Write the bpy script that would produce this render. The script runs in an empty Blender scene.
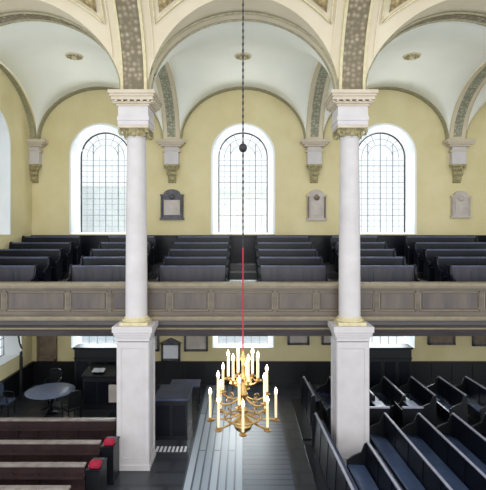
import bpy, bmesh, math, random
from mathutils import Vector, Matrix
random.seed(7)
scn = bpy.context.scene
col = scn.collection
E = 6.0            # eye height

# ---------------------------------------------------------------- camera, world, lights, exposure
cd = bpy.data.cameras.new('camera'); cam = bpy.data.objects.new('camera', cd); col.objects.link(cam)
cam.location = (0, 0, E); cam.rotation_euler = (math.pi/2, 0, 0)
cd.sensor_fit = 'HORIZONTAL'; cd.sensor_width = 36; cd.lens = 36*460/486; cd.shift_y = -15/486
cd.clip_end = 300
scn.camera = cam
w = bpy.data.worlds.new('world'); scn.world = w; w.use_nodes = True
bg = w.node_tree.nodes['Background']; bg.inputs[0].default_value = (0.93, 0.965, 1.0, 1); bg.inputs[1].default_value = 1.6

def area(name, loc, rot, sx, sy, power, color):
    d = bpy.data.lights.new(name, 'AREA'); d.shape = 'RECTANGLE'; d.size = sx; d.size_y = sy
    d.energy = power; d.color = color
    o = bpy.data.objects.new(name, d); o.location = loc; o.rotation_euler = rot; col.objects.link(o); return o
# unseen fill panel for the opposite aisle's daylight, tilted up to brighten the vaults
area('daylight_fill_opposite', (0, -5.5, 7.0), (math.radians(103), 0, 0), 18, 4, 900, (1.0, 0.98, 0.94))
# daylight coming in through each visible window (set just inside the splay, aimed down into the room)
for xc in (-5.5, 0, 5.5):
    area('daylight_window', (xc, 20.0, 11.6), (math.radians(-54), 0, 0), 2.4, 2.2, 1100, (0.93, 0.97, 1.0))
    area('vault_fill_from_below', (xc, 21.0, 4.2), (math.radians(-128), 0, 0), 3.4, 2.6, 620, (1.0, 0.98, 0.94))  # added lamp outside each window, aimed up to brighten the vaults
    area('daylight_lower_window', (xc, 18.95, 2.3), (math.radians(-90), 0, 0), 2.2, 1.7, 90, (0.88, 0.94, 1.0))
scn.view_settings.view_transform = 'Standard'; scn.view_settings.look = 'None'
scn.view_settings.gamma = 1; scn.view_settings.use_curve_mapping = False
scn.view_settings.exposure = 0.0

# ---------------------------------------------------------------- materials
def srgb(c):
    return tuple(((v/255)/12.92 if v/255 <= .04045 else (((v/255)+.055)/1.055)**2.4) for v in c) + (1,)
def mat(name, c, rough=.6, metal=0, c2=None, scale=6, bump=0, spec=.5, coat=0, stretch=None):
    m = bpy.data.materials.new(name); m.use_nodes = True; nt = m.node_tree; b = nt.nodes['Principled BSDF']
    b.inputs['Roughness'].default_value = rough; b.inputs['Metallic'].default_value = metal
    b.inputs['Specular IOR Level'].default_value = spec; b.inputs['Coat Weight'].default_value = coat
    tc = nt.nodes.new('ShaderNodeTexCoord'); mp = nt.nodes.new('ShaderNodeMapping')
    nt.links.new(tc.outputs['Object'], mp.inputs[0])
    if stretch: mp.inputs['Scale'].default_value = stretch
    n = nt.nodes.new('ShaderNodeTexNoise'); n.inputs['Scale'].default_value = scale; n.inputs['Detail'].default_value = 5
    nt.links.new(mp.outputs[0], n.inputs['Vector'])
    r = nt.nodes.new('ShaderNodeValToRGB'); nt.links.new(n.outputs[0], r.inputs[0])
    r.color_ramp.elements[0].position = .3; r.color_ramp.elements[1].position = .7
    r.color_ramp.elements[0].color = srgb(c); r.color_ramp.elements[1].color = srgb(c2 or c)
    nt.links.new(r.outputs[0], b.inputs['Base Color'])
    if bump:
        bp = nt.nodes.new('ShaderNodeBump'); bp.inputs['Strength'].default_value = bump; bp.inputs['Distance'].default_value = .02
        nt.links.new(n.outputs[0], bp.inputs['Height']); nt.links.new(bp.outputs[0], b.inputs['Normal'])
    return m
def ornament(name, ca, cb, cc, scale):
    """painted scroll-work: cells with dark outlines and gilt middles"""
    m = bpy.data.materials.new(name); m.use_nodes = True; nt = m.node_tree; b = nt.nodes['Principled BSDF']
    tc = nt.nodes.new('ShaderNodeTexCoord'); v = nt.nodes.new('ShaderNodeTexVoronoi'); v.inputs['Scale'].default_value = scale
    v.feature = 'F1'; v.inputs['Randomness'].default_value = .55
    nt.links.new(tc.outputs['Object'], v.inputs['Vector'])
    r = nt.nodes.new('ShaderNodeValToRGB'); nt.links.new(v.outputs['Distance'], r.inputs[0])
    el = r.color_ramp.elements; el[0].position = .12; el[0].color = srgb(cc); el[1].position = .62; el[1].color = srgb(ca)
    e = el.new(.34); e.color = srgb(cb)
    nt.links.new(r.outputs[0], b.inputs['Base Color']); b.inputs['Roughness'].default_value = .55
    bp = nt.nodes.new('ShaderNodeBump'); bp.inputs['Strength'].default_value = .5; bp.inputs['Distance'].default_value = .03
    nt.links.new(v.outputs['Distance'], bp.inputs['Height']); nt.links.new(bp.outputs[0], b.inputs['Normal'])
    return m
def boards(name, c1, c2, seam, width, length, rot, rough):
    m = bpy.data.materials.new(name); m.use_nodes = True; nt = m.node_tree; b = nt.nodes['Principled BSDF']
    tc = nt.nodes.new('ShaderNodeTexCoord'); mp = nt.nodes.new('ShaderNodeMapping'); mp.inputs['Rotation'].default_value = (0, 0, rot)
    k = nt.nodes.new('ShaderNodeTexBrick'); nt.links.new(tc.outputs['Object'], mp.inputs[0]); nt.links.new(mp.outputs[0], k.inputs['Vector'])
    k.inputs['Color1'].default_value = srgb(c1); k.inputs['Color2'].default_value = srgb(c2); k.inputs['Mortar'].default_value = srgb(seam)
    k.inputs['Scale'].default_value = 1; k.inputs['Brick Width'].default_value = length; k.inputs['Row Height'].default_value = width
    k.inputs['Mortar Size'].default_value = width*.14; k.inputs['Mortar Smooth'].default_value = .4
    nt.links.new(k.outputs['Color'], b.inputs['Base Color']); b.inputs['Roughness'].default_value = rough
    b.inputs['Specular IOR Level'].default_value = .6
    return m
M = {}
M['yellow'] = mat('yellow_plaster', (222, 211, 168), .8, c2=(212, 200, 152), scale=1.2)
M['vault'] = mat('pale_vault_plaster', (242, 243, 234), .8, c2=(236, 238, 229), scale=.9)
M['cream'] = mat('cream_plaster', (216, 206, 182), .75, c2=(206, 194, 168), scale=1.0)
M['white'] = mat('white_paint', (240, 242, 242), .6, c2=(232, 236, 238), scale=2)
M['stone'] = mat('grey_white_stone', (206, 202, 203), .6, c2=(194, 189, 190), scale=2.5)
M['capstone'] = mat('warm_stone', (206, 195, 176), .65, c2=(190, 178, 158), scale=3)
M['gilt'] = mat('gilded_plaster', (184, 172, 124), .5, c2=(122, 114, 86), scale=14, bump=.4)
M['giltpale'] = mat('pale_gilt', (214, 204, 168), .55, c2=(194, 184, 146), scale=10)
M['trimolive'] = mat('olive_moulding', (142, 138, 110), .6, c2=(168, 163, 134), scale=12)
M['orn'] = ornament('painted_scrollwork', (112, 102, 80), (138, 126, 102), (170, 158, 134), 8)
M['orngold'] = ornament('gold_scrollwork', (146, 128, 88), (172, 152, 108), (198, 182, 138), 9)
M['orngreen'] = ornament('green_scrollwork', (134, 134, 114), (160, 160, 138), (190, 188, 164), 9)
M['pew'] = mat('dark_blue_black_wood', (9, 11, 20), .34, c2=(15, 18, 31), scale=3, stretch=(.4, 3, 3), spec=.3)
M['pewtop'] = mat('pew_top_highlight', (76, 86, 116), .3, c2=(44, 50, 72), scale=2)  # bluish highlight on rails, ledges and desk tops put into the colour
M['pewface'] = mat('dark_pew_panel', (58, 56, 64), .38, c2=(38, 39, 50), scale=2, stretch=(3, .4, .4))
M['redpew'] = mat('dark_red_brown_wood', (62, 44, 44), .42, c2=(42, 30, 32), scale=2.5)
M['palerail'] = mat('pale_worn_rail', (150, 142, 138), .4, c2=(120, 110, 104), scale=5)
M['oak'] = mat('grey_brown_oak', (108, 97, 84), .42, c2=(84, 75, 66), scale=2.2, stretch=(.5, 2, 4), coat=.15)
M['oakpanel'] = mat('brown_oak_panel', (100, 88, 78), .4, c2=(72, 65, 64), scale=1.6, stretch=(3, 1, .6), coat=.2)
M['oaktrim'] = mat('light_oak_moulding', (142, 130, 106), .45, c2=(122, 111, 92), scale=5)
M['black'] = mat('black_wood', (9, 10, 15), .4, c2=(15, 17, 24), scale=3)
M['iron'] = mat('black_iron', (30, 32, 36), .5, c2=(22, 23, 26))
M['lead'] = mat('grey_lead', (140, 147, 158), .6, c2=(124, 132, 142))
M['brass'] = mat('polished_brass', (196, 166, 112), .32, 1, c2=(150, 120, 74), scale=8)
M['candle'] = mat('cream_candle_tube', (240, 226, 190), .5, c2=(232, 214, 170))
M['redcord'] = mat('red_velvet_cord', (168, 44, 62), .8, c2=(140, 30, 50))
M['shadeoak'] = mat('shaded_oak_fascia', (74, 68, 70), .42, c2=(58, 54, 56), scale=2, stretch=(.5, 2, 4))  # oak darkened to paint in the shadow below the lower rail
M['bluerail'] = mat('blue_grey_rail', (168, 170, 184), .35, c2=(140, 143, 160), scale=5)  # paler and bluer than the pew bodies
M['sheenboard'] = mat('blue_sheen_board', (124, 140, 172), .3, c2=(100, 116, 150), scale=3)  # blue light on the seats painted as the colour of this board
M['seatglare'] = mat('blue_glare_seat', (84, 104, 142), .25, c2=(16, 20, 32), scale=1.0)  # patchy blue window glare painted into the seat colour
M['cushion'] = mat('red_fabric', (178, 26, 62), .9, c2=(140, 16, 46), scale=20, bump=.3)
M['paper'] = mat('white_paper', (226, 230, 236), .8)
M['floor'] = boards('dark_stone_flags', (62, 65, 72), (52, 55, 62), (44, 46, 52), .6, .9, 0, .28)
M['galfloor'] = boards('gallery_boards', (70, 66, 68), (56, 54, 58), (30, 30, 34), .14, 2.2, 0, .35)
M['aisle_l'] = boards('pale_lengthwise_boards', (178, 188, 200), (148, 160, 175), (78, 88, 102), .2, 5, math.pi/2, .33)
M['aisle_r'] = boards('grey_crosswise_boards', (84, 92, 106), (74, 82, 96), (42, 48, 58), .24, 3, 0, .36)
M['upholst'] = mat('blue_grey_upholstery', (70, 84, 110), .8, c2=(54, 66, 92), scale=8)
M['tablet'] = mat('pale_marble', (200, 192, 184), .5, c2=(170, 160, 152), scale=3)
M['tabletbrown'] = mat('brown_marble', (128, 112, 92), .5, c2=(98, 84, 70), scale=5)
M['tabletdark'] = mat('black_marble', (52, 50, 58), .4, c2=(88, 86, 92), scale=7)
M['facade'] = mat('pale_brick_facade', (206, 212, 222), .9, c2=(196, 203, 214), scale=1)
M['facadewin'] = mat('facade_window_glass', (168, 180, 200), .5)
def glass():
    m = bpy.data.materials.new('leaded_glass'); m.use_nodes = True; nt = m.node_tree; nt.nodes.clear()
    o = nt.nodes.new('ShaderNodeOutputMaterial'); t = nt.nodes.new('ShaderNodeBsdfTransparent'); t.inputs[0].default_value = (.86, .88, .88, 1)
    g = nt.nodes.new('ShaderNodeBsdfGlossy'); g.inputs['Roughness'].default_value = .1
    x = nt.nodes.new('ShaderNodeMixShader'); x.inputs[0].default_value = .05
    nt.links.new(t.outputs[0], x.inputs[1]); nt.links.new(g.outputs[0], x.inputs[2]); nt.links.new(x.outputs[0], o.inputs[0]); return m
M['glass'] = glass()
def emit(name, c, s):
    m = bpy.data.materials.new(name); m.use_nodes = True; b = m.node_tree.nodes['Principled BSDF']
    b.inputs['Base Color'].default_value = c; b.inputs['Emission Color'].default_value = c; b.inputs['Emission Strength'].default_value = s; return m
M['flame'] = emit('lit_bulb', (1, .88, .68, 1), 14)

# ---------------------------------------------------------------- helpers
class MB:
    def __init__(s): s.bm = bmesh.new()
    def box(s, x0, x1, y0, y1, z0, z1):
        v = [s.bm.verts.new(p) for p in ((x0,y0,z0),(x1,y0,z0),(x1,y1,z0),(x0,y1,z0),(x0,y0,z1),(x1,y0,z1),(x1,y1,z1),(x0,y1,z1))]
        for f in ((3,2,1,0),(4,5,6,7),(0,1,5,4),(1,2,6,5),(2,3,7,6),(3,0,4,7)): s.bm.faces.new([v[i] for i in f])
        return s
    def prism(s, pts, a, b, axis='x'):
        """outline in the plane across axis, extruded from a to b"""
        def P(p, t): return {'x': (t, p[0], p[1]), 'y': (p[0], t, p[1]), 'z': (p[0], p[1], t)}[axis]
        A = [s.bm.verts.new(P(p, a)) for p in pts]; B = [s.bm.verts.new(P(p, b)) for p in pts]
        s.bm.faces.new(A); s.bm.faces.new(B[::-1]); n = len(pts)
        for i in range(n): s.bm.faces.new((A[i], B[i], B[(i+1) % n], A[(i+1) % n]))
        return s
    def lathe(s, prof, c=(0,0), n=24, cap=True):
        rings = [[s.bm.verts.new((c[0]+r*math.cos(2*math.pi*i/n), c[1]+r*math.sin(2*math.pi*i/n), z)) for i in range(n)] for r, z in prof]
        for a, b in zip(rings, rings[1:]):
            for i in range(n): s.bm.faces.new((a[i], a[(i+1) % n], b[(i+1) % n], b[i]))
        if cap: s.bm.faces.new(rings[0][::-1]); s.bm.faces.new(rings[-1])
        return s
    def tube(s, pts, r, n=8, closed=False):
        pts = [Vector(p) for p in pts]; rings = []
        N = len(pts)
        for i, p in enumerate(pts):
            a = pts[i-1] if i or closed else p; b = pts[(i+1) % N] if (i < N-1 or closed) else p
            d = (b-a).normalized(); up = Vector((0,0,1)) if abs(d.z) < .95 else Vector((1,0,0))
            u = d.cross(up).normalized(); v = d.cross(u)
            rr = r[i] if isinstance(r, (list, tuple)) else r
            rings.append([s.bm.verts.new(p + rr*(math.cos(2*math.pi*k/n)*u + math.sin(2*math.pi*k/n)*v)) for k in range(n)])
        m = N if closed else N-1
        for i in range(m):
            a, b = rings[i], rings[(i+1) % N]
            for k in range(n): s.bm.faces.new((a[k], a[(k+1) % n], b[(k+1) % n], b[k]))
        if not closed: s.bm.faces.new(rings[0][::-1]); s.bm.faces.new(rings[-1])
        return s
    def grid(s, P):
        V = [[s.bm.verts.new(p) for p in row] for row in P]
        for i in range(len(V)-1):
            for j in range(len(V[0])-1): s.bm.faces.new((V[i][j], V[i+1][j], V[i+1][j+1], V[i][j+1]))
        return s
    def sweep(s, path, prof):
        """path: points in XZ with fixed frame; prof: list of (outward, y) offsets; outward is along path normal"""
        n = len(path); rings = []
        for i, (x, z) in enumerate(path):
            a = path[max(i-1, 0)]; b = path[min(i+1, n-1)]
            dx, dz = b[0]-a[0], b[1]-a[1]; L = math.hypot(dx, dz); nx, nz = -dz/L, dx/L
            rings.append([s.bm.verts.new((x+nx*o, y, z+nz*o)) for o, y in prof])
        k = len(prof)
        for a, b in zip(rings, rings[1:]):
            for j in range(k): s.bm.faces.new((a[j], a[(j+1) % k], b[(j+1) % k], b[j]))
        s.bm.faces.new(rings[0]); s.bm.faces.new(rings[-1][::-1])
        return s
    def mesh(s, name, m, smooth=False, bevel=0):
        bmesh.ops.recalc_face_normals(s.bm, faces=s.bm.faces)
        if bevel: bmesh.ops.bevel(s.bm, geom=[e for e in s.bm.edges if len(e.link_faces) == 2 and e.calc_face_angle(0) > .6], offset=bevel, segments=2, affect='EDGES', profile=.6)
        me = bpy.data.meshes.new(name); s.bm.to_mesh(me); s.bm.free()
        me.materials.append(m)
        if smooth:
            for p in me.polygons: p.use_smooth = True
            try: me.set_sharp_from_angle(angle=math.radians(35))
            except Exception: pass
        return me
    def build(s, name, m, parent=None, smooth=False, bevel=0):
        o = bpy.data.objects.new(name, s.mesh(name, m, smooth, bevel)); col.objects.link(o)
        if parent: o.parent = parent
        return o
def empty(name, loc, rz=0):
    o = bpy.data.objects.new(name, None); o.empty_display_size = .1; o.location = loc; o.rotation_euler = (0, 0, rz); col.objects.link(o); return o
def tag(o, label, cat, group=None):
    o['label'] = label; o['category'] = cat
    if group: o['group'] = group
    return o
def struct(o, label=None):
    o['kind'] = 'structure'
    if label: o['label'] = label
    return o
def inst(me, name, parent, loc=(0,0,0), rz=0):
    o = bpy.data.objects.new(name, me); o.location = loc; o.rotation_euler = (0,0,rz); o.parent = parent; col.objects.link(o); return o

B = 5.5; ZS = 9.46; RISE = 2.06; HW = 2.43
XL, XR = -8.2, 13.2
YF, YA = 11.66, 12.06       # nave arch front and back
YW = 17.9                  # aisle wall
def ell(u, hw, r): t = 1-(u/hw)**2; return r*math.sqrt(t) if t > 0 else 0.0
def uspace(hw, n): return [-hw*math.cos(math.pi*i/n) for i in range(n+1)]

# ---------------------------------------------------------------- floor, walls
struct(MB().box(XL, XR, -3, YW, -.2, 0).build('floor', M['floor']))
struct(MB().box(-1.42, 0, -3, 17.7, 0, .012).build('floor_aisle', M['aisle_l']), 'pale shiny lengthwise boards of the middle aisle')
struct(MB().box(0, 1.2, -3, 17.7, 0, .010).build('floor_aisle', M['aisle_r']), 'grey crosswise boards of the middle aisle')

def arch_loop(c, z0, zc, hw, n=28, flat=False):
    if flat: return [(c-hw, z0), (c+hw, z0), (c+hw, zc+hw), (c-hw, zc+hw)]
    return [(c-hw, z0), (c+hw, z0)] + [(c+hw*math.cos(math.pi*i/n), zc+hw*math.sin(math.pi*i/n)) for i in range(n+1)]
uppers = [-5.5, 0, 5.5, 11.0]
lowers = [-5.5, 0, 5.5, 11.0]
bm = bmesh.new()
def loop(pts, y):
    vs = [bm.verts.new((x, y, z)) for x, z in pts]
    return vs, [bm.edges.new((vs[i], vs[(i+1) % len(vs)])) for i in range(len(vs))]
edges = loop([(XL, 0), (XR, 0), (XR, 12.0), (XL, 12.0)], YW)[1]
for c in uppers: edges += loop(arch_loop(c, 5.84, 8.91, 1.18), YW)[1]
for c in lowers: edges += loop([(c-1.18, 1.42), (c+1.18, 1.42), (c+1.18, 3.1), (c-1.18, 3.1)], YW)[1]
bmesh.ops.triangle_fill(bm, edges=edges, use_beauty=True)
bmesh.ops.recalc_face_normals(bm, faces=bm.faces)
me = bpy.data.meshes.new('wall_back'); bm.to_mesh(me); bm.free(); me.materials.append(M['yellow'])
wb = bpy.data.objects.new('wall_back', me); col.objects.link(wb); struct(wb)
if sum(p.normal.y for p in me.polygons) > 0:
    me.flip_normals()
struct(MB().box(XR, XR+.3, 11.5, YW+.6, 0, 13).build('wall_right', M['yellow']))
# left end wall across the gallery, with its own windows (built along x, then turned)
LC = -14.95                                    # window centre along the turned wall
bm = bmesh.new()
edges = loop([(-YW, 0), (-11.66, 0), (-11.66, 12.0), (-YW, 12.0)], 0)[1]
edges += loop(arch_loop(LC, 5.84, 8.91, 1.18), 0)[1]
edges += loop([(-17.0, 1.42), (-14.6, 1.42), (-14.6, 3.1), (-17.0, 3.1)], 0)[1]
bmesh.ops.triangle_fill(bm, edges=edges, use_beauty=True)
for v in bm.verts: v.co = Vector((XL, -v.co.x, v.co.z))
me = bpy.data.meshes.new('wall_left'); bm.to_mesh(me); bm.free(); me.materials.append(M['yellow'])
if sum(p.normal.x for p in me.polygons) < 0: me.flip_normals()
wl = bpy.data.objects.new('wall_left', me); col.objects.link(wl); struct(wl)

# ---------------------------------------------------------------- windows
def band(mb, la, ya, lb, yb):
    n = len(la)
    A = [mb.bm.verts.new((x, ya, z)) for x, z in la]; Bv = [mb.bm.verts.new((x, yb, z)) for x, z in lb]
    for i in range(n): mb.bm.faces.new((A[i], A[(i+1) % n], Bv[(i+1) % n], Bv[i]))
YG = 18.4
def upper_window(i, c):
    r = empty('window_%d' % i, (c, YW, 5.84)); struct(r)
    r.location = (0, 0, 0)
    m = MB(); a = arch_loop(c, 5.84, 8.91, 1.18); b = arch_loop(c, 5.90, 8.91, 1.0)
    band(m, a, YW, b, YG); band(m, b, YG, b, YG+.15); m.build('window_surround', M['white'], r, True)
    # raised white architrave on the wall face
    m = MB(); path = [(c+1.18, 5.84)] + [(c+1.18*math.cos(math.pi*k/28), 8.91+1.18*math.sin(math.pi*k/28)) for k in range(29)] + [(c-1.18, 5.84)]
    m.sweep(path, [(0, YW+.01), (0, YW-.025), (-.07, YW-.025), (-.07, YW+.01)]); m.build('architrave', M['white'], r)
    m = MB(); path = [(c+.97, 5.9)] + [(c+.97*math.cos(math.pi*k/28), 8.91+.97*math.sin(math.pi*k/28)) for k in range(29)] + [(c-.97, 5.9)]
    m.tube([(x, YG+.03, z) for x, z in path], .026, 6); m.build('window_frame', M['iron'], r)
    m = MB(); y = YG+.04
    def vtop(x): return 8.91+math.sqrt(max(.97**2-x*x, 0))
    for x in (-.5, 0, .5):
        m.box(c+x-.016, c+x+.016, y-.015, y+.015, 5.9, vtop(x) if x == 0 else 8.91+.55)
    for x in (-.75, -.25, .25, .75):
        m.box(c+x-.006, c+x+.006, y-.008, y+.008, 5.9, 8.95)
    z = 6.15; k = 0
    while z < 8.95:
        t = .012 if k % 3 == 2 else .006
        m.box(c-.97, c+.97, y-.01, y+.01, z-t, z+t); z += .22; k += 1
    for rr in (.5, .74):
        m.tube([(c+rr*math.cos(math.pi*q/20), y, 8.91+rr*math.sin(math.pi*q/20)) for q in range(21)], .012, 4)
    for q in range(1, 8):
        a_ = math.pi*q/8; m.tube([(c+.5*math.cos(a_), y, 8.91+.5*math.sin(a_)), (c+.96*math.cos(a_), y, 8.91+.96*math.sin(a_))], .010, 4)
    m.build('glazing_bars', M['lead'], r)
    m = MB(); m.prism(arch_loop(c, 5.9, 8.91, .98), YG+.055, YG+.065, 'y'); m.build('glass', M['glass'], r)
for i, c in enumerate(uppers): upper_window(i+1, c)
def turn_left(r):                              # a window of the long wall, turned onto the left end wall
    r.rotation_euler = (0, 0, math.pi/2); r.location = (XL+YW, 0, 0)
upper_window(10, 14.95); turn_left([o for o in col.objects if o.name == 'window_10'][0])
def lower_window(i, c):
    r = empty('window_%d' % i, (0, 0, 0)); struct(r)
    a = [(c-1.18, 1.42), (c+1.18, 1.42), (c+1.18, 3.1), (c-1.18, 3.1)]; b = [(c-1.0, 1.44), (c+1.0, 1.44), (c+1.0, 3.0), (c-1.0, 3.0)]
    m = MB(); band(m, a, YW, b, YG); band(m, b, YG, b, YG+.15); m.build('window_surround', M['white'], r)
    m = MB(); y = YG+.04
    m.tube([(x, y, z) for x, z in b], .03, 5, True)
    for x in (-.66, -.33, 0, .33, .66): m.box(c+x-.012, c+x+.012, y-.01, y+.01, 1.44, 3.0)
    for z in (1.75, 2.05, 2.35, 2.65): m.box(c-1, c+1, y-.01, y+.01, z-.01, z+.01)
    m.build('glazing_bars', M['lead'], r)
    MB().box(c-1, c+1, YG+.055, YG+.065, 1.44, 3.0).build('glass', M['glass'], r)
for i, c in enumerate(lowers): lower_window(i+5, c)
lower_window(11, 15.8); turn_left([o for o in col.objects if o.name == 'window_11'][0])
# outer thickness of wall, behind the openings
# neighbouring buildings outside
def outside(x0, x1, y, z1, label):
    r = empty('building', (x0, y, 0))
    MB().box(0, x1-x0, 0, 6, -2, z1).build('facade_wall', M['facade'], r)
    nx = max(1, int((x1-x0)/2.6))
    for i in range(nx):
        for z in (3.5, 7.2):
            if z+2 < z1:
                xx = (i+.5)*(x1-x0)/nx
                MB().box(xx-.55, xx+.55, -.03, .05, z, z+2.0).build('building_window', M['facadewin'], r)
    tag(r, label, 'building')
outside(-10.6, -6.6, 27, 8.6, 'pale neighbouring building seen faintly through the window beside the left column')
outside(-1.5, 4.2, 27, 8.4, 'pale neighbouring building seen faintly through the window behind the chandelier chain')

# ---------------------------------------------------------------- aisle vaults
def aisle_bay(c):
    P = 9.0; xs = [c+u for u in uspace(HW, 36)]; mid, hd = 14.95, 2.75
    ys = [mid+v for v in uspace(hd, 36)]; ys[0] = YA; ys[-1] = 17.7; ys.append(YW)
    rows = []
    for x in xs:
        A = ell(x-c, HW, RISE); row = []
        for y in ys:
            Bv = ell(y-mid, hd, RISE); row.append((x, y, ZS+(A**P+Bv**P)**(1/P)))
        rows.append(row)
    m = MB(); m.grid(rows); o = m.build('ceiling_vault', M['vault'], None, True); struct(o)
for c in (-5.5, 0, 5.5, 11): aisle_bay(c)
# transverse arches (soffit strips) with painted scroll-work
tr = []
for n_, c in enumerate((-2.75, 2.75, 8.25)):
    r = empty('trim_%d' % (n_+1), (0, 0, 0)); struct(r, 'transverse arch across the gallery')
    mid, hd = 14.95, 2.75; N = 36
    path = [(mid-hd*math.cos(math.pi*i/N), ZS-.05+(RISE)*math.sin(math.pi*i/N)) for i in range(N+1)]
    m = MB(); hw = .31
    rings = []
    for y, z in path: rings.append([m.bm.verts.new(p) for p in ((c-hw, y, z), (c+hw, y, z), (c+hw, y, z+.22), (c-hw, y, z+.22))])
    for a, b in zip(rings, rings[1:]):
        for j in range(4): m.bm.faces.new((a[j], a[(j+1) % 4], b[(j+1) % 4], b[j]))
    m.bm.faces.new(rings[0]); m.bm.faces.new(rings[-1][::-1])
    m.build('arch_band', M['cream'], r, True)
    for k, (w_, mt, dz) in enumerate(((.16, 'orngreen', .02), )):
        m = MB(); rings = []
        for y, z in path[1:-1]: rings.append([m.bm.verts.new(p) for p in ((c-w_, y, z-dz), (c+w_, y, z-dz), (c+w_, y, z+.03), (c-w_, y, z+.03))])
        for a, b in zip(rings, rings[1:]):
            for j in range(4): m.bm.faces.new((a[j], a[(j+1) % 4], b[(j+1) % 4], b[j]))
        m.bm.faces.new(rings[0]); m.bm.faces.new(rings[-1][::-1])
        m.build('scrollwork', M[mt], r, True)
    for sx in (-1, 1):
        m = MB(); m.tube([(c+sx*hw, y, z-.005) for y, z in path], .022, 6); m.build('edge_moulding', M['giltpale'], r, True)
# wall arch on the left end wall
m = MB(); rings = []
for i in range(41):
    a = math.pi*i/40; y = 14.95-2.75*math.cos(a); z = ZS+RISE*math.sin(a)
    m_ = [(XL, y, z-.02), (XL+.2, y, z-.02), (XL+.2, y, z+.07), (XL, y, z+.07)]
    rings.append([m.bm.verts.new(p) for p in m_])
for a, b in zip(rings, rings[1:]):
    for j in range(4): m.bm.faces.new((a[j], a[(j+1) % 4], b[(j+1) % 4], b[j]))
struct(m.build('trim_4', M['trimolive'], None, True), 'moulded arch on the left end wall')
# wall arches
def arc(c, hw, rise, z0, n=40): return [(c+hw*math.cos(math.pi*i/n), z0+rise*math.sin(math.pi*i/n)) for i in range(n+1)]
for n_, c in enumerate((-5.5, 0, 5.5, 11)):
    m = MB(); m.sweep(arc(c, HW, RISE, ZS), [(.0, YW-.22), (.0, YW), (.06, YW), (.06, YW-.10), (.03, YW-.22)])
    struct(m.build('trim_%d' % (n_+5), M['trimolive'], None, True), 'moulded arch on the window wall')
# nave arches: soffit with painted band and edge mouldings
for n_, c in enumerate((-5.5, 0, 5.5, 11)):
    r = empty('trim_%d' % (n_+10), (0, 0, 0)); struct(r, 'nave arch')
    m = MB(); m.sweep(arc(c, HW, RISE, ZS), [(.0, YF), (.0, YA+.02), (-.35, YA+.02), (-.35, YF)]); m.build('arch_band', M['cream'], r, True)
    m = MB(); m.sweep(arc(c, HW, RISE, ZS), [(.02, YF+.09), (.02, YA-.09), (0, YA-.09), (0, YF+.09)]); m.build('scrollwork', M['cream' if c == 0 else 'orn'], r, True)
    for y in (YF, YA):
        m = MB(); m.tube([(x, y, z) for x, z in arc(c, HW-.01, RISE-.01, ZS)], .035, 8); m.build('edge_moulding', M['trimolive'], r, True)

# ---------------------------------------------------------------- nave vault with lunettes
NR = 3.9; YC = 6.0; NB = YF-YC
def NP(x, th, off=0): return (x, YC+(NB-off)*math.cos(th), ZS+(NR-off)*math.sin(th))
def thg(u): return math.asin(min(1, ell(u, HW, RISE)/NR))
m = MB()
xs = []
for c in (-5.5, 0, 5.5, 11):
    xs += [c+u for u in uspace(HW, 40)]
xs = sorted([x for x in xs if XL <= x <= XR])
rows = []; lrows = []
cents = (-5.5, 0, 5.5, 11)
for x in xs:
    c = min(cents, key=lambda k: abs(k-x)); u = x-c
    t0 = thg(u); rows.append([NP(x, t0+(math.pi/2-t0)*(k/30)**1.0) for k in range(31)])
m.grid(rows)
for c in cents:
    lr = []
    for u in uspace(HW, 40):
        t = thg(u); yg = NP(0, t)[1]; z = ZS+ell(u, HW, RISE)
        lr.append([(c+u, YF+(yg-YF)*k/4, z) for k in range(5)])
    m.grid(lr)
bmesh.ops.remove_doubles(m.bm, verts=m.bm.verts, dist=.0005)
cn = struct(m.build('ceiling', M['cream'], None, False))
for p in cn.data.polygons: p.use_smooth = True
cn.data.set_sharp_from_angle(angle=math.radians(22))
sd = cn.modifiers.new('thickness', 'SOLIDIFY'); sd.thickness = -.05
# ribs rising from each column
def strip(mb, x0, x1, t0, t1, offa, offb, n=30):
    ra = []
    for k in range(n+1):
        t = t0+(t1-t0)*k/n
        ra.append([mb.bm.verts.new(p) for p in (NP(x0, t, offa), NP(x1, t, offa), NP(x1, t, offb), NP(x0, t, offb))])
    for a, b in zip(ra, ra[1:]):
        for j in range(4): mb.bm.faces.new((a[j], a[(j+1) % 4], b[(j+1) % 4], b[j]))
    mb.bm.faces.new(ra[0]); mb.bm.faces.new(ra[-1][::-1])
for n_, c in enumerate((-8.25, -2.75, 2.75, 8.25)):
    r = empty('trim_%d' % (n_+15), (0, 0, 0)); struct(r, 'broad painted rib rising over the nave')
    m = MB(); strip(m, c-.26, c+.26, .02, 1.5, -.01, .06); m.build('scrollwork', M['orn'], r, True)
    for sx in (-1, 1):
        m = MB(); a, b = sorted((c+sx*.26, c+sx*.33)); strip(m, a, b, .01, 1.5, -.01, .09); m.build('edge_moulding', M['giltpale'], r, True)
        m = MB(); a, b = sorted((c+sx*.50, c+sx*.53)); strip(m, a, b, .22, 1.5, -.01, .04); m.build('edge_moulding', M['cream'], r, True)
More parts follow.
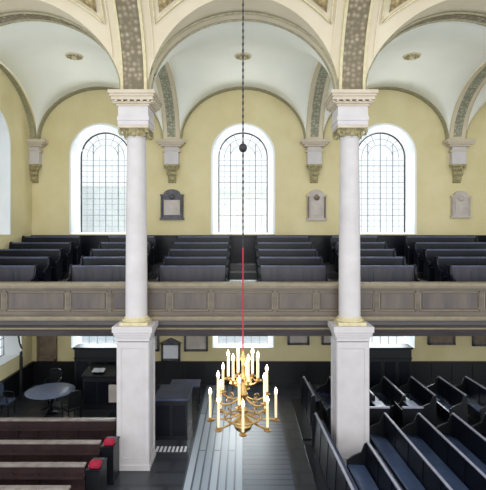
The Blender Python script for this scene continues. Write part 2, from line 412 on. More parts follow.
# painted panels between the ribs
def hyp(u):
    T = [(0, 36.5), (.35, 36.3), (.9, 34.2), (1.49, 30.2), (1.9, 26.4), (2.14, 23.5)]
    u = abs(u)
    for (a, ta), (b, tb) in zip(T, T[1:]):
        if u <= b+1e-6: return math.radians(ta+(tb-ta)*(u-a)/(b-a))
    return math.radians(T[-1][1])
for c, nm in ((-5.5, 'gold scrollwork ceiling panel over the bay left of the left column'), (0, 'gold scrollwork ceiling panel over the middle bay and chandelier'), (5.5, 'gold scrollwork ceiling panel over the bay right of the right column')):
    r = empty('ceiling_panel', (c, 0, 0)); tag(r, nm, 'ceiling panel')
    TT = math.radians(62)
    def field(off, ins):
        rows = []
        W_ = 2.14-ins
        for k in range(41):
            u = -W_+2*W_*k/40; t0 = hyp(u)+ins*.22; rows.append([NP(u, t0+(TT-ins*.2-t0)*j/12, off) for j in range(13)])
        return rows
    f = MB(); f.grid(field(.03, .14)); o = f.build('painted_field', M['orngold'], r, True)
    mm = o.modifiers.new('t', 'SOLIDIFY'); mm.thickness = .03
    f = MB(); W_ = 2.14; pts = [NP(-W_+2*W_*k/40, hyp(-W_+2*W_*k/40), .03) for k in range(41)] + [NP(W_, hyp(W_)+(TT-hyp(W_))*k/12, .03) for k in range(1, 13)]
    pts += [NP(W_-2*W_*k/10, TT, .03) for k in range(1, 11)] + [NP(-W_, TT-(TT-hyp(W_))*k/12, .03) for k in range(1, 12)]
    f.tube(pts, .03, 6, True); f.build('border_moulding', M['giltpale'], r, True)

# rosettes
for c, nm in ((-5.5, 'plaster ceiling rosette in the vault left of the left column'), (0, 'plaster ceiling rosette in the middle vault behind the chandelier chain'), (5.5, 'gilded ceiling rosette in the vault right of the right column')):
    zc = ZS+RISE*2**(1/9.0)
    r = empty('ceiling_rosette', (c, 15.0, zc)); tag(r, nm, 'ceiling rosette', 'rosettes at the crown of each vault')
    m = MB(); m.lathe([(.02, -.10), (.07, -.10), (.09, -.05), (.2, -.03), (.27, -.05), (.29, .0), (.29, .03)], n=24); m.build('disc', M['giltpale'] if c > 0 else M['cream'], r, True)
    m = MB()
    for k in range(10):
        a = 2*math.pi*k/10; q = Matrix.Rotation(a, 4, 'Z')
        s = bmesh.ops.create_uvsphere(m.bm, u_segments=8, v_segments=6, radius=1)['verts']
        for v in s: v.co = q @ Vector((.17+v.co.x*.08, v.co.y*.035, -.05+v.co.z*.03))
    m.build('petals', M['gilt'], r, True)

# ---------------------------------------------------------------- columns
def volute(mb, cx, cy, z, ang, s=1.0):
    d = Vector((math.cos(ang), math.sin(ang), 0)); pts = []; rr = []
    for k in range(15):
        t = k/14; a = t*math.pi*2.6; R = .085*s*(1-.72*t)
        pts.append(Vector((cx, cy, z))+d*(math.sin(a)*R)+Vector((0, 0, math.cos(a)*R-.0))); rr.append(.034*s*(1-.5*t))
    mb.tube(pts, rr, 6)
def column(x, label):
    r = empty('column', (x, 11.88, 0)); tag(r, label, 'column', 'columns carrying the gallery and vaults')
    h = .385
    m = MB(); m.box(-h, h, -h, h, 0, 3.2)
    for (sx, sy) in ((0,-1), (0,1), (-1,0), (1,0)):   # raised borders framing a sunk panel on each face
        for a0, a1, z0, z1 in ((-h, -h+.09, .12, 3.2), (h-.09, h, .12, 3.2), (-h+.09, h-.09, .12, .32), (-h+.09, h-.09, 3.05, 3.2)):
            e0, e1 = h-.001, h+.022
            if sy: y0, y1 = sorted((sy*e0, sy*e1)); m.box(a0, a1, y0, y1, z0, z1)
            else: x0, x1 = sorted((sx*e0, sx*e1)); m.box(x0, x1, a0, a1, z0, z1)
    m.build('pier', M['stone'], r)
    m = MB(); m.box(-.43, .43, -.43, .43, 0, .14); m.build('plinth', M['stone'], r, bevel=.01)
    m = MB()
    for hh, a, b in ((.40, 3.14, 3.18), (.415, 3.22, 3.32), (.445, 3.32, 3.38), (.47, 3.38, 3.45), (.5, 3.45, 3.60)): m.box(-hh, hh, -hh, hh, a, b)
    m.build('pier_cap', M['stone'], r, bevel=.008)
    m = MB(); m.box(-.35, .35, -.35, .35, 3.6, 3.67); m.lathe([(.34, 3.67), (.36, 3.695), (.34, 3.72), (.30, 3.735), (.31, 3.76), (.29, 3.785)], n=32); m.build('column_base', M['giltpale'], r, True)
    pr = [(.277-.037*(t/10)**1.6, 3.78+(8.34-3.78)*t/10) for t in range(11)]
    m = MB(); m.lathe([(.285, 3.78)]+pr[0:]+[(.262, 8.34), (.262, 8.37)], n=40); m.build('shaft', M['stone'], r, True)
    cp = empty('capital', (0, 0, 0)); cp.parent = r
    m = MB(); m.lathe([(.25, 8.36), (.26, 8.42), (.29, 8.5), (.34, 8.57)], n=28)
    for k in range(16):
        a = 2*math.pi*k/16; R = .27 if k % 2 else .29; zz = 8.5 if k % 2 else 8.44
        q = Matrix.Rotation(a, 4, 'Z')
        s = bmesh.ops.create_uvsphere(m.bm, u_segments=8, v_segments=6, radius=1)['verts']
        for v in s: v.co = q @ Vector((R+v.co.x*.035+max(v.co.z, 0)*.03, v.co.y*.05, zz+v.co.z*.09))
    m.build('acanthus_leaves', M['gilt'], cp, True)
    for k in range(4):
        a = math.pi/4+k*math.pi/2; m = MB(); volute(m, .41*math.cos(a), .41*math.sin(a), 8.47, a, 1.15); m.build('volute', M['gilt'], cp, True)
    m = MB(); m.box(-.38, .38, -.38, .38, 8.56, 8.63); m.build('abacus', M['capstone'], cp, bevel=.01)
    m = MB()
    for hh, a, b in ((.385, 8.63, 8.74), (.40, 8.74, 8.85), (.375, 8.85, 9.12)): m.box(-hh, hh, -hh, hh, a, b)
    m.build('entablature', M['stone'], r, bevel=.006)
    m = MB()
    for hh, a, b in ((.41, 9.10, 9.15), (.45, 9.15, 9.21)): m.box(-hh, hh, -hh, hh, a, b)
    for k in range(6):
        for sx, sy in ((0,-1), (0,1), (1,0), (-1,0)):
            p = -.4+.16*k
            if sy: m.box(p-.03, p+.03, sy*.48-.03, sy*.48+.03, 9.18, 9.24)
            else: m.box(sx*.48-.03, sx*.48+.03, p-.03, p+.03, 9.18, 9.24)
    for hh, a, b in ((.52, 9.23, 9.31), (.55, 9.31, 9.37), (.58, 9.37, 9.46)): m.box(-hh, hh, -hh, hh, a, b)
    m.build('cornice', M['capstone'], r, bevel=.008)
column(-2.75, 'tall pale stone column on a square panelled pier, nearer the black wall tablet')
column(2.75, 'tall pale stone column on a square panelled pier, nearer the brown wall tablet')

# wall corbels
def corbel(x, label):
    r = empty('wall_corbel', (x, YW, 0)); tag(r, label, 'corbel', 'corbels carrying the vaults on the window wall')
    m = MB()
    for hx, d, a, b in ((.33, .26, 9.0, 9.08), (.40, .34, 9.2, 9.27), (.48, .42, 9.27, 9.34), (.54, .46, 9.34, 9.46)): m.box(-hx, hx, -d, .0, a, b)
    m.build('cornice', M['capstone'], r, bevel=.008)
    m = MB(); m.box(-.27, .27, -.25, 0, 8.5, 9.2); m.build('block', M['stone'], r, bevel=.008)
    m = MB(); m.prism([(-.22, 8.52), (0, 8.52), (0, 7.82), (-.06, 7.85), (-.12, 7.98), (-.18, 8.22)], -.15, .15, 'x')
    m.box(-.29, .29, -.27, 0, 8.46, 8.53)
    for k in range(5):
        for j in range(3):
            s = bmesh.ops.create_uvsphere(m.bm, u_segments=8, v_segments=6, radius=1)['verts']
            w_ = .19-.045*j
            for v in s: v.co = Vector((-w_+2*w_*k/4+v.co.x*.05, -.24+.06*j+v.co.y*.05, 8.38-.19*j+v.co.z*.10))
    m.build('leaf_bracket', M['gilt'], r, True)
    for sx in (-1, 1):
        m = MB(); volute(m, sx*.2, -.2, 8.40, math.pi/2*(1-sx), .9); m.build('volute', M['gilt'], r, True)
corbel(-8.1, 'wall corbel near the left window at the edge of the view')
corbel(-2.75, 'wall corbel above the black arched tablet')
corbel(2.75, 'wall corbel above the brown and cream tablet')
corbel(8.3, 'wall corbel above the pale cream tablet')

# ---------------------------------------------------------------- gallery structure
def gz(k): return 3.95+.2*k
for k in range(5):
    y0 = 12.4 if k == 0 else 12.85+.9*k; y1 = 12.85+.9*(k+1) if k < 4 else YW
    struct(MB().box(XL, XR, y0, y1, 3.35, gz(k)).build('floor_gallery', M['galfloor']), 'stepped gallery floor')
struct(MB().box(XL, XR, YW-.08, YW, 4.7, 5.74).box(XL, XR, YW-.14, YW, 5.74, 5.80).build('trim_20', M['pew']), 'dark dado along the window wall of the gallery')
m = MB(); m.box(XL, XR, YW-.06, YW, 0, .82).box(XL, XR, YW-.1, YW, .82, .9)
x = XL+.3
while x < XR-.9:
    m.box(x, x+.05, YW-.085, YW-.05, .1, .8); x += .8
struct(m.build('trim_21', M['black']), 'dark wainscot beneath the gallery')
struct(MB().box(XL, XL+.06, 12.4, YW-.1, 0, .82).box(XL, XL+.1, 12.4, YW-.1, .82, .9).build('trim_23', M['black']), 'dark wainscot on the left end wall')
#
par = empty('gallery_parapet', (0, 12.3, 3.2)); par.location = (0, 0, 0)
tag(par, 'long panelled oak gallery front running behind the two columns', 'gallery parapet')
MB().box(XL, XR, 12.08, 12.46, 4.52, 4.6).box(XL, XR, 12.14, 12.42, 4.46, 4.52).build('top_rail', M['oaktrim'], par)
m = MB(); m.box(XL, XR, 12.26, 12.38, 3.72, 4.46); m.box(XL, XR, 12.22, 12.26, 4.38, 4.46); m.box(XL, XR, 12.22, 12.26, 3.72, 3.84)
m.build('frame', M['oak'], par)
st = []
for c in cents:
    for d in (-1.95, -.85, .85, 1.95): st.append(c+d)
for s in st: MB().box(s-.055, s+.055, 12.215, 12.262, 3.84, 4.38).build('stile', M['oak'], par)
for a, b in zip(st, st[1:]):
    m = MB(); m.box(a+.12, b-.12, 12.235, 12.262, 3.9, 4.32); m.build('panel', M['oakpanel'], par, bevel=.012)
    m = MB(); zz = (3.855, 4.365)
    m.box(a+.06, b-.06, 12.225, 12.262, zz[0], zz[0]+.022).box(a+.06, b-.06, 12.225, 12.262, zz[1]-.022, zz[1]).box(a+.06, a+.08, 12.225, 12.262, *zz).box(b-.08, b-.06, 12.225, 12.262, *zz)
    m.build('panel_moulding', M['oaktrim'], par)
MB().box(XL, XR, 12.12, 12.4, 3.64, 3.72).box(XL, XR, 12.17, 12.4, 3.60, 3.64).build('lower_rail', M['oaktrim'], par)
m = MB(); m.prism([(12.24, 3.60), (12.4, 3.60), (12.4, 3.2), (12.14, 3.2), (12.10, 3.34), (12.14, 3.42), (12.22, 3.48)], XL, XR, 'x'); m.build('fascia', M['shadeoak'], par)
MB().box(XL, XR, 12.03, 12.16, 3.40, 3.43).build('fascia_bead', M['oaktrim'], par)
struct(MB().box(XL, XR, 12.4, YW, 3.2, 3.35).build('ceiling_under_gallery', M['cream']))

# ---------------------------------------------------------------- gallery pews
pc = {}
def pew_meshes(L, facemat):
    key = (round(L, 2), facemat)
    if key in pc: return pc[key]
    h = L/2
    back = MB(); back.box(-h+.05, h-.05, -.02, .03, .08, .98)
    n = max(1, round(L/.62)); w_ = (L-.1)/n
    for i in range(n):
        x0 = -h+.05+i*w_; back.box(x0+.0, x0+.045, -.035, -.02, .1, .96).box(x0+w_-.045, x0+w_, -.035, -.02, .1, .96)
    back.box(-h+.05, h-.05, -.036, -.02, .86, .97).box(-h+.05, h-.05, -.036, -.02, .42, .5)
    rail = MB(); rail.box(-h+.04, h-.04, -.05, .055, .97, 1.02)
    seat = MB(); seat.box(-h+.05, h-.05, -.40, -.02, .40, .44).box(-h+.05, h-.05, -.36, -.33, .0, .40)
    end = MB(); end.prism([(.06, 0), (.06, 1.0), (.03, 1.04), (-.04, 1.04), (-.08, .98), (-.12, .78), (-.2, .68), (-.36, .64), (-.42, .6), (-.42, .52), (-.38, .46), (-.38, 0)], -.03, .03, 'x')
    ledge = MB(); ledge.box(-h+.05, h-.05, .055, .20, .80, .825)
    pc[key] = (back.mesh('backrest', M[facemat]), rail.mesh('top_rail', M['pewtop'], bevel=.008), seat.mesh('seat', M['pew']), end.mesh('pew_end', M['pew'], bevel=.006), ledge.mesh('book_ledge', M['pewtop']))
    return pc[key]
def pew(x0, x1, y, z, label, group, facemat='pew', ledge=True):
    L = x1-x0; r = empty('pew', ((x0+x1)/2, y, z)); tag(r, label, 'pew', group)
    b, ra, s, e, l = pew_meshes(L, facemat)
    inst(b, 'backrest', r); inst(ra, 'top_rail', r); inst(s, 'seat', r)
    for sx in (-1, 1): inst(e, 'pew_end', r, (sx*(L/2-.03), 0, 0))
    if ledge: inst(l, 'book_ledge', r)
    return r
rows_n = ['front row', 'second row', 'third row', 'fourth row', 'back row']
blocks = [(-8.1, -5.95, 'at the left edge beyond the steps under the left window'), (-5.0, -3.2, 'just left of the left column'), (-2.45, -.45, 'between the left column and the chandelier chain'),
          (.45, 2.45, 'between the chandelier chain and the right column'), (3.2, 5.0, 'just right of the right column'), (5.95, 8.6, 'at the right edge beyond the steps under the right window')]
for k in range(5):
    for a, b, w_ in blocks:
        pew(a, b, 13.32+.9*k, gz(k), 'dark gallery pew, %s, %s' % (rows_n[k], w_), 'dark pews stepped up the gallery', 'pewface' if k == 0 else 'pew', k < 4)
    if k >= 3:
        for a, b, w_ in ((9.1, 10.9, 'right'),):
            pew(a, b, 13.32+.9*k, gz(k), 'dark gallery pew, %s, in the end block at the far %s' % (rows_n[k], w_), 'dark pews stepped up the gallery', 'pew', k < 4)
# white booklets added where window light glints on the gallery pew tops
def booklet(x, y, z, rz, s, label):
    r = empty('open_booklet', (x, y, z), rz); tag(r, label, 'booklet')
    for sx in (-1, 1):
        m = MB(); m.prism([(0, 0), (sx*s*.5, .012), (sx*s, .006), (sx*s, .012), (sx*s*.5, .02), (0, .008)], -s*.7, s*.7, 'y'); m.build('page_block', M['paper'], r)
booklet(4.65, 13.32+1.8+.23, gz(2)+.829, .12, .11, 'white open booklet standing for window reflection on the gallery pews right of the right column')
booklet(-4.72, 13.32+1.8+.13, gz(2)+.828, -.2, .10, 'white open booklet standing for a bright spot on the gallery pews left of the left column')
# white board added as the window glare on the centre steps
r = empty('glare_board', (0, 0, 0)); r.location = (0, 14.62, gz(2))
m = MB(); m.box(-.42, .42, 0, .3, 0.0, .03); m.build('tread', M['white'], r, bevel=.005)
m = MB(); m.box(-.42, .42, .01, .03, -.19, 0); m.build('riser', M['pew'], r)
tag(r, 'white board standing for window glare on the centre gallery steps behind the chandelier cord', 'step')

# ---------------------------------------------------------------- wall tablets, upper
def arched_tablet(x, w_, z0, z1, frame, field, top, label, base=True):
    r = empty('wall_tablet', (x, YW, 0)); tag(r, label, 'wall tablet')
    h = w_/2
    pts = [(-h, z0), (h, z0), (h, z1-.2)] + [(h*.75*math.cos(math.pi*i/12), z1-.2+.2*math.sin(math.pi*i/12)) for i in range(13)] + [(-h, z1-.2)]
    m = MB(); m.prism(pts, -.1, 0, 'y'); m.build('surround', M[frame], r, bevel=.01)
    m = MB(); m.box(-h+.13, h-.13, -.125, -.1, z0+.16, z1-.42); m.build('inscription_panel', M[field], r, bevel=.006)
    MB().box(-h-.03, h+.03, -.14, 0, z0-.03, z0+.05).build('sill', M[frame], r); MB().box(-h-.02, h+.02, -.13, 0, z1-.26, z1-.2).build('cornice', M[frame], r)
    m = MB(); m.lathe([(.0001, -.0), (.10, 0), (.12, .02), (.08, .05), (.0001, .06)], n=16, cap=False)
    bmesh.ops.transform(m.bm, matrix=Matrix.Translation((0, -.1, z1-.3)) @ Matrix.Rotation(math.pi/2, 4, 'X'), verts=m.bm.verts); m.build('crest', M[top], r, True)
    for sx in (-1, 1):
        m = MB(); m.lathe([(.035, z0+.06), (.03, z0+.1), (.03, z1-.32), (.04, z1-.28)], (sx*(h-.05), -.12), 10); m.build('colonnette', M[top], r, True)
arched_tablet(-2.75, .88, 6.42, 7.58, 'tabletdark', 'tablet', 'tabletdark', 'black arched memorial tablet on the wall between left and centre windows')
arched_tablet(2.85, .74, 6.40, 7.56, 'tablet', 'tablet', 'tabletbrown', 'brown trimmed cream memorial tablet between centre and right windows')
arched_tablet(8.45, .74, 6.5, 7.52, 'tablet', 'tablet', 'tablet', 'pale cream memorial tablet at the far right of the window wall')

# tablets beneath gallery
def framed(x, w_, z0, z1, frame, field, label, ped=False):
    r = empty('framed_plaque', (x, YW, 0)); tag(r, label, 'plaque'); h = w_/2
    m = MB(); m.box(-h, -h+.08, -.12, -.0, z0, z1).box(h-.08, h, -.12, 0, z0, z1).box(-h, h, -.12, 0, z0, z0+.09).box(-h, h, -.12, 0, z1-.08, z1)
    m.build('frame', M[frame], r, bevel=.006)
    MB().box(-h+.07, h-.07, -.08, -.04, z0+.08, z1-.07).build('inscription_panel', M[field], r)
    if ped:
        m = MB(); m.prism([(-h-.05, z1), (h+.05, z1), (0, z1+.2)], -.14, 0, 'y'); m.build('pediment', M[frame], r)
framed(-2.8, .74, .93, 1.62, 'tabletdark', 'paper', 'white plaque with dark frame and pointed top, right of the left pier', True)
framed(-1.82, .92, 1.30, 2.1, 'tabletdark', 'tablet', 'pale plaque in a dark frame between pointed plaque and centre window')
framed(-3.45, .4, 1.3, 2.1, 'tabletdark', 'tablet', 'narrow dark framed plaque half hidden by the left pier')
framed(-7.6, .76, .93, 2.1, 'tabletbrown', 'tabletbrown', 'brown framed picture on the yellow wall above the round table')
framed(2.15, .84, 1.55, 2.2, 'tabletdark', 'tablet', 'dark edged plaque right of the centre window beneath the gallery')
framed(3.3, .5, 1.55, 2.2, 'tabletdark', 'tablet', 'narrow dark edged plaque beside the right pier')
framed(7.7, 1.05, 1.55, 2.2, 'tabletdark', 'tabletbrown', 'dark framed plaque on the yellow wall right of the black screen')
framed(9.3, .8, 1.5, 2.2, 'tabletdark', 'tabletbrown', 'dark framed plaque at the far right edge beneath the gallery')

# ---------------------------------------------------------------- under-gallery furniture
def screen(x0, x1, label):
    r = empty('panelled_screen', ((x0+x1)/2, 16.5, 0)); tag(r, label, 'panelled screen'); h = (x1-x0)/2
    m = MB(); m.box(-h, h, 0, .5, 0, 1.72); m.build('body', M['black'], r, bevel=.01)
    m = MB(); m.box(-h-.04, h+.04, -.05, .54, 1.72, 1.79).box(-h-.02, h+.02, -.03, .52, 1.38, 1.42); m.build('cornice', M['pew'], r, bevel=.008)
    for i in range(3):
        w_ = 2*h/3; a = -h+i*w_
        m = MB(); m.box(a+.07, a+w_-.07, -.025, 0, .15, 1.3); m.build('panel', M['pew'], r, bevel=.01)
screen(-6.05, -4.4, 'tall black panelled screen under the left lower window')
screen(4.5, 6.05, 'tall black panelled screen under the right lower window')
# reading desk in front of left screen
r = empty('reading_desk', (-4.65, 15.4, 0)); tag(r, 'black panelled reading desk in front of the left black screen', 'desk')
MB().box(-.72, .72, 0, .7, 0, 1.1).build('body', M['black'], r, bevel=.01)
m = MB(); m.prism([(-.06, 1.12), (.72, 1.3), (.72, 1.25), (-.06, 1.07)], -.76, .76, 'x'); m.build('sloping_top', M['pew'], r, bevel=.006)
for i in range(3): MB().box(-.66+.46*i, -.26+.46*i, -.02, 0, .15, .95).build('panel', M['pew'], r, bevel=.008)
bk = empty('open_booklet', (-4.9, 15.62, 1.235), 0); bk.rotation_euler = (math.radians(13), 0, 0); tag(bk, 'white booklet lying open on the black reading desk', 'booklet')
for sx in (-1, 1): MB().prism([(0, 0), (sx*.1, .012), (sx*.2, .006), (sx*.2, .012), (sx*.1, .02), (0, .008)], -.13, .13, 'y').build('page_block', M['paper'], bk)
r = empty('leaflet_stand', (-4.2, 14.9, 0)); tag(r, 'small whitish leaflet stand beside the left pier', 'stand')
MB().box(-.15, .15, -.02, .04, .42, .98).build('board', M['tablet'], r, bevel=.006)
MB().box(-.02, .02, -.0, .03, .02, .42).build('post', M['iron'], r); MB().box(-.14, .14, -.12, .14, 0, .02).build('base', M['iron'], r)

# round table
r = empty('round_table', (-6.3, 15.05, 0)); tag(r, 'large round table with a blue grey shining top beneath the gallery', 'table')
m = MB(); m.lathe([(.74, .72), (.77, .73), (.77, .75), (.75, .76)], n=48); m.build('tabletop', mat('blue_grey_tabletop', (120, 132, 160), .3, c2=(104, 116, 146)), r, True)
m = MB(); m.lathe([(.22, .03), (.08, .08), (.06, .3), (.1, .45), (.06, .55), (.14, .70), (.3, .72)], n=20); m.build('pedestal', M['black'], r, True)
for k in range(3):
    a = math.pi/6+k*2*math.pi/3; m = MB(); m.tube([(.05*math.cos(a), .05*math.sin(a), .2), (.25*math.cos(a), .25*math.sin(a), .12), (.45*math.cos(a), .45*math.sin(a), .025)], [.04, .035, .025], 8); m.build('foot', M['black'], r, True)
def chair(x, y, rz, fab, label):
    r = empty('chair', (x, y, 0), rz); tag(r, label, 'chair', 'chairs round the table')
    m = MB(); m.box(-.23, .23, -.22, .22, .42, .49); m.build('seat', M[fab], r, bevel=.015)
    m = MB(); m.prism([(-.2, .52), (.2, .52), (.23, .85), (.2, .98), (.1, 1.03), (-.1, 1.03), (-.2, .98), (-.23, .85)], .17, .23, 'y'); m.build('backrest', M[fab], r, bevel=.012)
    for sx in (-1, 1):
        MB().tube([(sx*.2, -.19, 0), (sx*.2, -.19, .42)], .02, 8).build('leg', M['black'], r)
        MB().tube([(sx*.2, .24, 0), (sx*.2, .2, .45), (sx*.2, .2, .7)], .02, 8).build('leg', M['black'], r)
        MB().tube([(sx*.22, .2, .70), (sx*.25, .0, .69), (sx*.24, -.16, .66), (sx*.22, -.18, .46)], .018, 8).build('armrest', M['black'], r)
chair(-7.7, 14.9, math.pi/2, 'upholst', 'blue grey upholstered armchair at the left edge beside the round table')
chair(-5.35, 14.35, -2.3, 'black', 'black chair between round table and left pier')
chair(-6.75, 16.35, 0, 'black', 'black chair behind the round table against the wainscot')
# iron railing, far left
r = empty('stair_railing', (-7.95, 16.45, 0), -1.2); tag(r, 'black iron stair railing with arched loop at the left edge', 'railing')
MB().tube([(-.55, 0, 0), (-.55, 0, 1.3), (-.5, 0, 1.45), (-.3, 0, 1.58), (.05, 0, 1.62), (.12, 0, 1.5), (.12, 0, 0)], .03, 8).build('arched_loop', M['iron'], r, True)
MB().tube([(-.6, 0, 1.62), (-.1, 0, 1.8), (.5, 0, 2.1), (1.0, 0, 2.5)], .03, 8).build('handrail', M['iron'], r, True)
for i in range(3): MB().tube([(-.4+.17*i, 0, 0), (-.4+.17*i, 0, 1.5)], .012, 6).build('baluster', M['iron'], r)
# stewards desk near the aisle
r = empty('welcome_desk', (-2.05, 13.75, 0)); tag(r, 'dark wooden desk with a sheen coloured into its flat top, right of the left pier', 'desk')
MB().box(-.46, .46, -.6, .6, 0, 1.12).build('body', M['black'], r, bevel=.01)
MB().box(-.5, .5, -.64, .64, 1.12, 1.17).build('top', M['pewtop'], r, bevel=.008)
for a, b in ((-.4, -.04), (.04, .4)): MB().box(a, b, -.62, -.6, .12, 1.0).build('door', M['pew'], r, bevel=.006)
r = empty('side_table', (-1.95, 15.6, 0)); tag(r, 'low dark side table behind the dark wooden desk', 'table')
MB().box(-.5, .5, -.35, .35, .78, .83).build('tabletop', M['pewtop'], r, bevel=.006)
for sx in (-1, 1):
    for sy in (-1, 1): MB().box(sx*.44-.03, sx*.44+.03, sy*.3-.03, sy*.3+.03, 0, .78).build('leg', M['black'], r)
r = empty('striped_mat', (-2.0, 12.55, 0)); tag(r, 'pale striped threshold mat at the foot of the dark desk', 'mat')
MB().box(-.5, .5, -.16, .16, 0, .02).build('base', M['floor'], r)
MB_ = MB()
for i in range(9): MB_.box(-.48+i*.11, -.42+i*.11, -.15, .15, .02, .028)
o = MB_.build('stripes', M['paper'], r)

# ---------------------------------------------------------------- nave pews, left (backs towards the camera)
def nave_pew_left(y, z, label, x1=-3.37):
    x0 = -8.1; L = x1-x0; h = L/2
    r = empty('pew', ((x0+x1)/2, y, 0)); tag(r, label, 'pew', 'red brown pews left of the aisle')
    m = MB(); m.box(-h, h, -.02, .03, 0, .95); n = 9; w_ = L/n
    for i in range(n):
        a = -h+i*w_; m.box(a, a+.05, -.042, -.02, .15, .81).box(a+w_-.05, a+w_-.001, -.042, -.02, .15, .81)
    m.box(-h, h, -.045, -.02, .82, .94).box(-h, h, -.045, -.02, .45, .52).box(-h, h, -.045, -.02, .0, .14)
    m.build('backrest', M['redpew'], r)
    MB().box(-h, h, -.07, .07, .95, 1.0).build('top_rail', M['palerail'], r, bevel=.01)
    MB().box(-h, h, .03, .45, .42, .46).build('seat', M['redpew'], r, bevel=.006)
    MB().box(-h, h, -.16, -.045, .74, .765).build('book_ledge', M['redpew'], r)
    return r
nave_pew_left(12.2, 1, 'red brown pew closest to the round table, its rail reaching the left pier')
nave_pew_left(10.9, 1, 'red brown pew with the higher red kneeler on its end, second from the round table')
nave_pew_left(9.85, 1, 'red brown pew with the lower red kneeler on its end, third from the round table')
nave_pew_left(8.95, 1, 'red brown pew along the lower left edge of the picture')
def end_box(x, y, label, lab2):
    r = empty('pew_end_cabinet', (x, y, 0)); tag(r, label, 'pew end', 'pew ends by the left pier')
    m = MB(); m.box(-.15, .15, -.07, .45, 0, .86); m.build('body', M['black'], r, bevel=.01)
    m = MB(); m.box(-.16, .16, -.09, .47, .86, .9); m.build('top', M['pew'], r, bevel=.008)
    k = empty('kneeler', (x+.02, y+.06, .90)); tag(k, lab2, 'kneeler', 'red kneelers on the pew ends')
    m = MB(); m.box(-.12, .12, -.09, .09, 0, .12); o = m.build('cushion', M['cushion'], k, True, bevel=.03)
    m = MB(); m.tube([(-.12, -.09, .06), (.12, -.09, .06), (.12, .09, .06), (-.12, .09, .06)], .008, 6, True); m.build('piping', M['redcord'], k)
end_box(-3.2, 10.9, 'dark pew end cabinet at the aisle end of the second pew', 'red kneeler on the pew end nearer the left pier')
end_box(-3.2, 9.85, 'dark pew end cabinet at the aisle end of the third pew', 'red kneeler on the pew end nearer the bottom of the picture')

# ---------------------------------------------------------------- nave pews, right (running away from the camera)
struct(MB().box(1.7, 9.5, 7.2, 12.75, 0, .06).box(1.7, 9.5, 13.1, 16.2, 0, .06).build('floor_pew_platform', M['pew']), 'dark boarded pew platform')
def side_pew(x, y0, y1, label, group, front=False):
    L = y1-y0; r = empty('pew', (x, y0, .06)); r.rotation_euler = (0, 0, .036); tag(r, label, 'pew', group)
    m = MB(); m.prism([(-.02, 0), (.03, 0), (.07, .9), (.03, .9)], 0, L, 'y')
    n = max(2, round(L/.8))
    for i in range(n+1):
        yy = i*(L-.05)/n; m.prism([(-.035, .0), (-.02, 0), (.03, .9), (.012, .9)], yy, yy+.05, 'y')
    m.build('backrest', M['pew'], r)
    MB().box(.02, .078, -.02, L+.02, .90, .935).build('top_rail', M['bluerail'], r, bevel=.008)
    if not front:
        m = MB(); m.prism([(-.44, .36), (-.44, .39), (-.40, .41), (-.03, .385), (-.03, .355)], .03, L-.03, 'y'); m.build('seat', M['seatglare'], r)
        m = MB(); m.box(-.38, -.35, .03, L-.03, 0, .36); m.build('seat_riser', M['black'], r)
    m = MB(); m.prism([(.09, .70), (.24, .73), (.24, .75), (.09, .72)], .03, L-.03, 'y'); m.build('book_ledge', M['pewtop'], r)
    out = [(-.45 if not front else -.06, 0), (-.45 if not front else -.06, .5), (-.3 if not front else -.06, .6), (-.1, .68) if not front else (-.05, .7), (-.02, .88), (.09, .92), (.1, 0)]
    for yy in (-.04, L-.02): MB().prism(out, yy, yy+.05, 'y').build('pew_end', M['black'], r, bevel=.006)
ordn = ['first', 'second', 'third', 'fourth', 'fifth', 'sixth']
xs_a = [2.12, 3.02, 4.02, 4.95, 5.88, 6.8]
for i, xx in enumerate(xs_a):
    side_pew(xx, 7.6, 10.9 if i == 1 else 12.6, 'long dark pew running away right of the aisle, %s from the chandelier' % ordn[i], 'long pews right of the aisle', i == 0)
xs_b = [2.1, 3.0, 3.92, 4.85, 5.78, 6.72, 7.65]
for i, xx in enumerate(xs_b):
    side_pew(xx, 14.0, 15.75, 'short dark pew beneath the gallery, %s from the aisle boards' % (ordn+['seventh'])[i], 'short pews beneath the right gallery', i == 0)

def front_desk(x, label):
    r = empty('pew_front_desk', (x, 13.1, .06)); tag(r, label, 'desk', 'desks closing the short pews')
    MB().box(-.28, .28, 0, .05, 0, .86).build('front_panel', M['black'], r)
    MB().box(-.30, .30, -.02, .06, .86, .90).build('top_rail', M['bluerail'], r, bevel=.006)
    MB().prism([(.06, .84), (.75, .80), (.75, .77), (.06, .81)], -.02, .27, 'x').build('sloping_board', M['sheenboard'], r)
    for sx in (-1, 1): MB().box(sx*.27-.015, sx*.27+.015, .05, .75, 0, .78).build('side_panel', M['black'], r)
front_desk(3.88, 'desk with blue window sheen coloured into its top at the end of short pew beside the right pier')
front_desk(4.84, 'desk with blue window sheen coloured into its top in front of the black screen right of the pier')

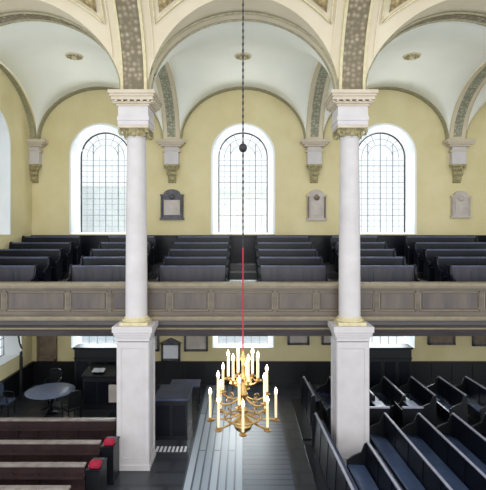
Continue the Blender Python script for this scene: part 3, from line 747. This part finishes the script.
# ---------------------------------------------------------------- chandelier
CY = 7.0
ch = empty('chandelier', (0, CY, 2.85)); tag(ch, 'many armed brass chandelier with lit candle bulbs hanging in the middle of the nave', 'chandelier')
def zz(z): return z-2.85
m = MB(); m.lathe([(.005, 0), (.03, .02), (.012, .05), (.05, .08), (.12, .13), (.145, .19), (.12, .26), (.05, .31), (.035, .34), (.07, .38), (.08, .42), (.04, .47), (.03, .55), (.06, .6), (.075, .66), (.04, .72), (.025, .85), (.055, .9), (.03, .95), (.02, 1.15), (.045, 1.2), (.02, 1.26), (.01, 1.32)], n=24); m.build('baluster', M['brass'], ch, True)
cg = {}
def arm_set(n, R, z_att, z_pan, ph, cl):
    for k in range(n):
        a = ph+2*math.pi*k/n; q = Matrix.Rotation(a, 4, 'Z')
        arm = MB(); P0 = [(.05, 0, z_att), (.05+(R-.05)*.3, 0, z_att-.10), (.05+(R-.05)*.65, 0, z_att-.12), (R-.03, 0, z_att-.05), (R, 0, z_pan)]
        pts = []
        for t in range(17):  # bezier through control points
            u = t/16; p = Vector((0,0,0))
            for i_, b_ in enumerate(P0): p += Vector(b_)*(math.comb(4, i_)*u**i_*(1-u)**(4-i_))
            pts.append(q @ p)
        arm.tube(pts, .015, 6)
        s0 = q @ Vector((R*.55, 0, z_att-.03))
        arm.tube([s0+(q @ Vector((.05*math.cos(j*.6)*(1-j/14), 0, .05*math.sin(j*.6)*(1-j/14)))) for j in range(12)], .008, 5)
        ao = arm.build('arm', M['brass'], ch, True)
        c = q @ Vector((R, 0, 0))
        m = MB(); m.lathe([(.01, z_pan-.02), (.055, z_pan), (.06, z_pan+.012), (.02, z_pan+.012), (.022, z_pan+.05)], (c.x, c.y), 14); m.build('drip_pan', M['brass'], ao, True)
        m = MB(); m.lathe([(.02, z_pan+.04), (.02, z_pan+.05+cl)], (c.x, c.y), 10); m.build('candle', M['candle'], ao, True)
        zf = z_pan+.05+cl
        m = MB(); m.lathe([(.008, zf), (.022, zf+.02), (.024, zf+.04), (.012, zf+.07), (.001, zf+.1)], (c.x, c.y), 8); m.build('bulb', M['flame'], ao, True)
arm_set(8, .50, .36, zz(3.10), math.radians(0), .36)
arm_set(6, .40, .62, zz(3.44), math.radians(22), .32)
arm_set(6, .23, .90, zz(3.72), math.radians(50), .30)
m = MB(); m.tube([(.27*math.cos(2*math.pi*k/32), .27*math.sin(2*math.pi*k/32), .30) for k in range(32)], .014, 6, True); m.build('ring', M['brass'], ch, True)
# suspension
m = MB(); z = zz(5.73)
m.tube([(0, 0, 1.3), (0, 0, zz(5.73))], .011, 8); m.build('red_cord', M['redcord'], ch, True)
m = MB(); m.tube([(0, 0, zz(5.7)), (0, 0, zz(13.2))], .010, 6)
zc = zz(5.73)
while zc < zz(13.0):
    m.tube([(  .012*math.cos(t*math.pi/4), 0, zc+.035*math.sin(t*math.pi/4)) for t in range(8)], .004, 4, True); zc += .1
m.build('chain', M['iron'], ch, True)
m = MB(); m.lathe([(.01, -.07), (.04, -.055), (.056, -.03), (.064, 0), (.056, .03), (.04, .055), (.01, .07)], n=20); bmesh.ops.translate(m.bm, vec=(0, 0, zz(7.25)), verts=m.bm.verts); m.build('ball', M['iron'], ch, True)
d = bpy.data.lights.new('chandelier_glow', 'POINT'); d.energy = 45; d.color = (1, .78, .5); d.shadow_soft_size = .4
o = bpy.data.objects.new('chandelier_glow', d); o.location = (0, CY, 3.9); col.objects.link(o)
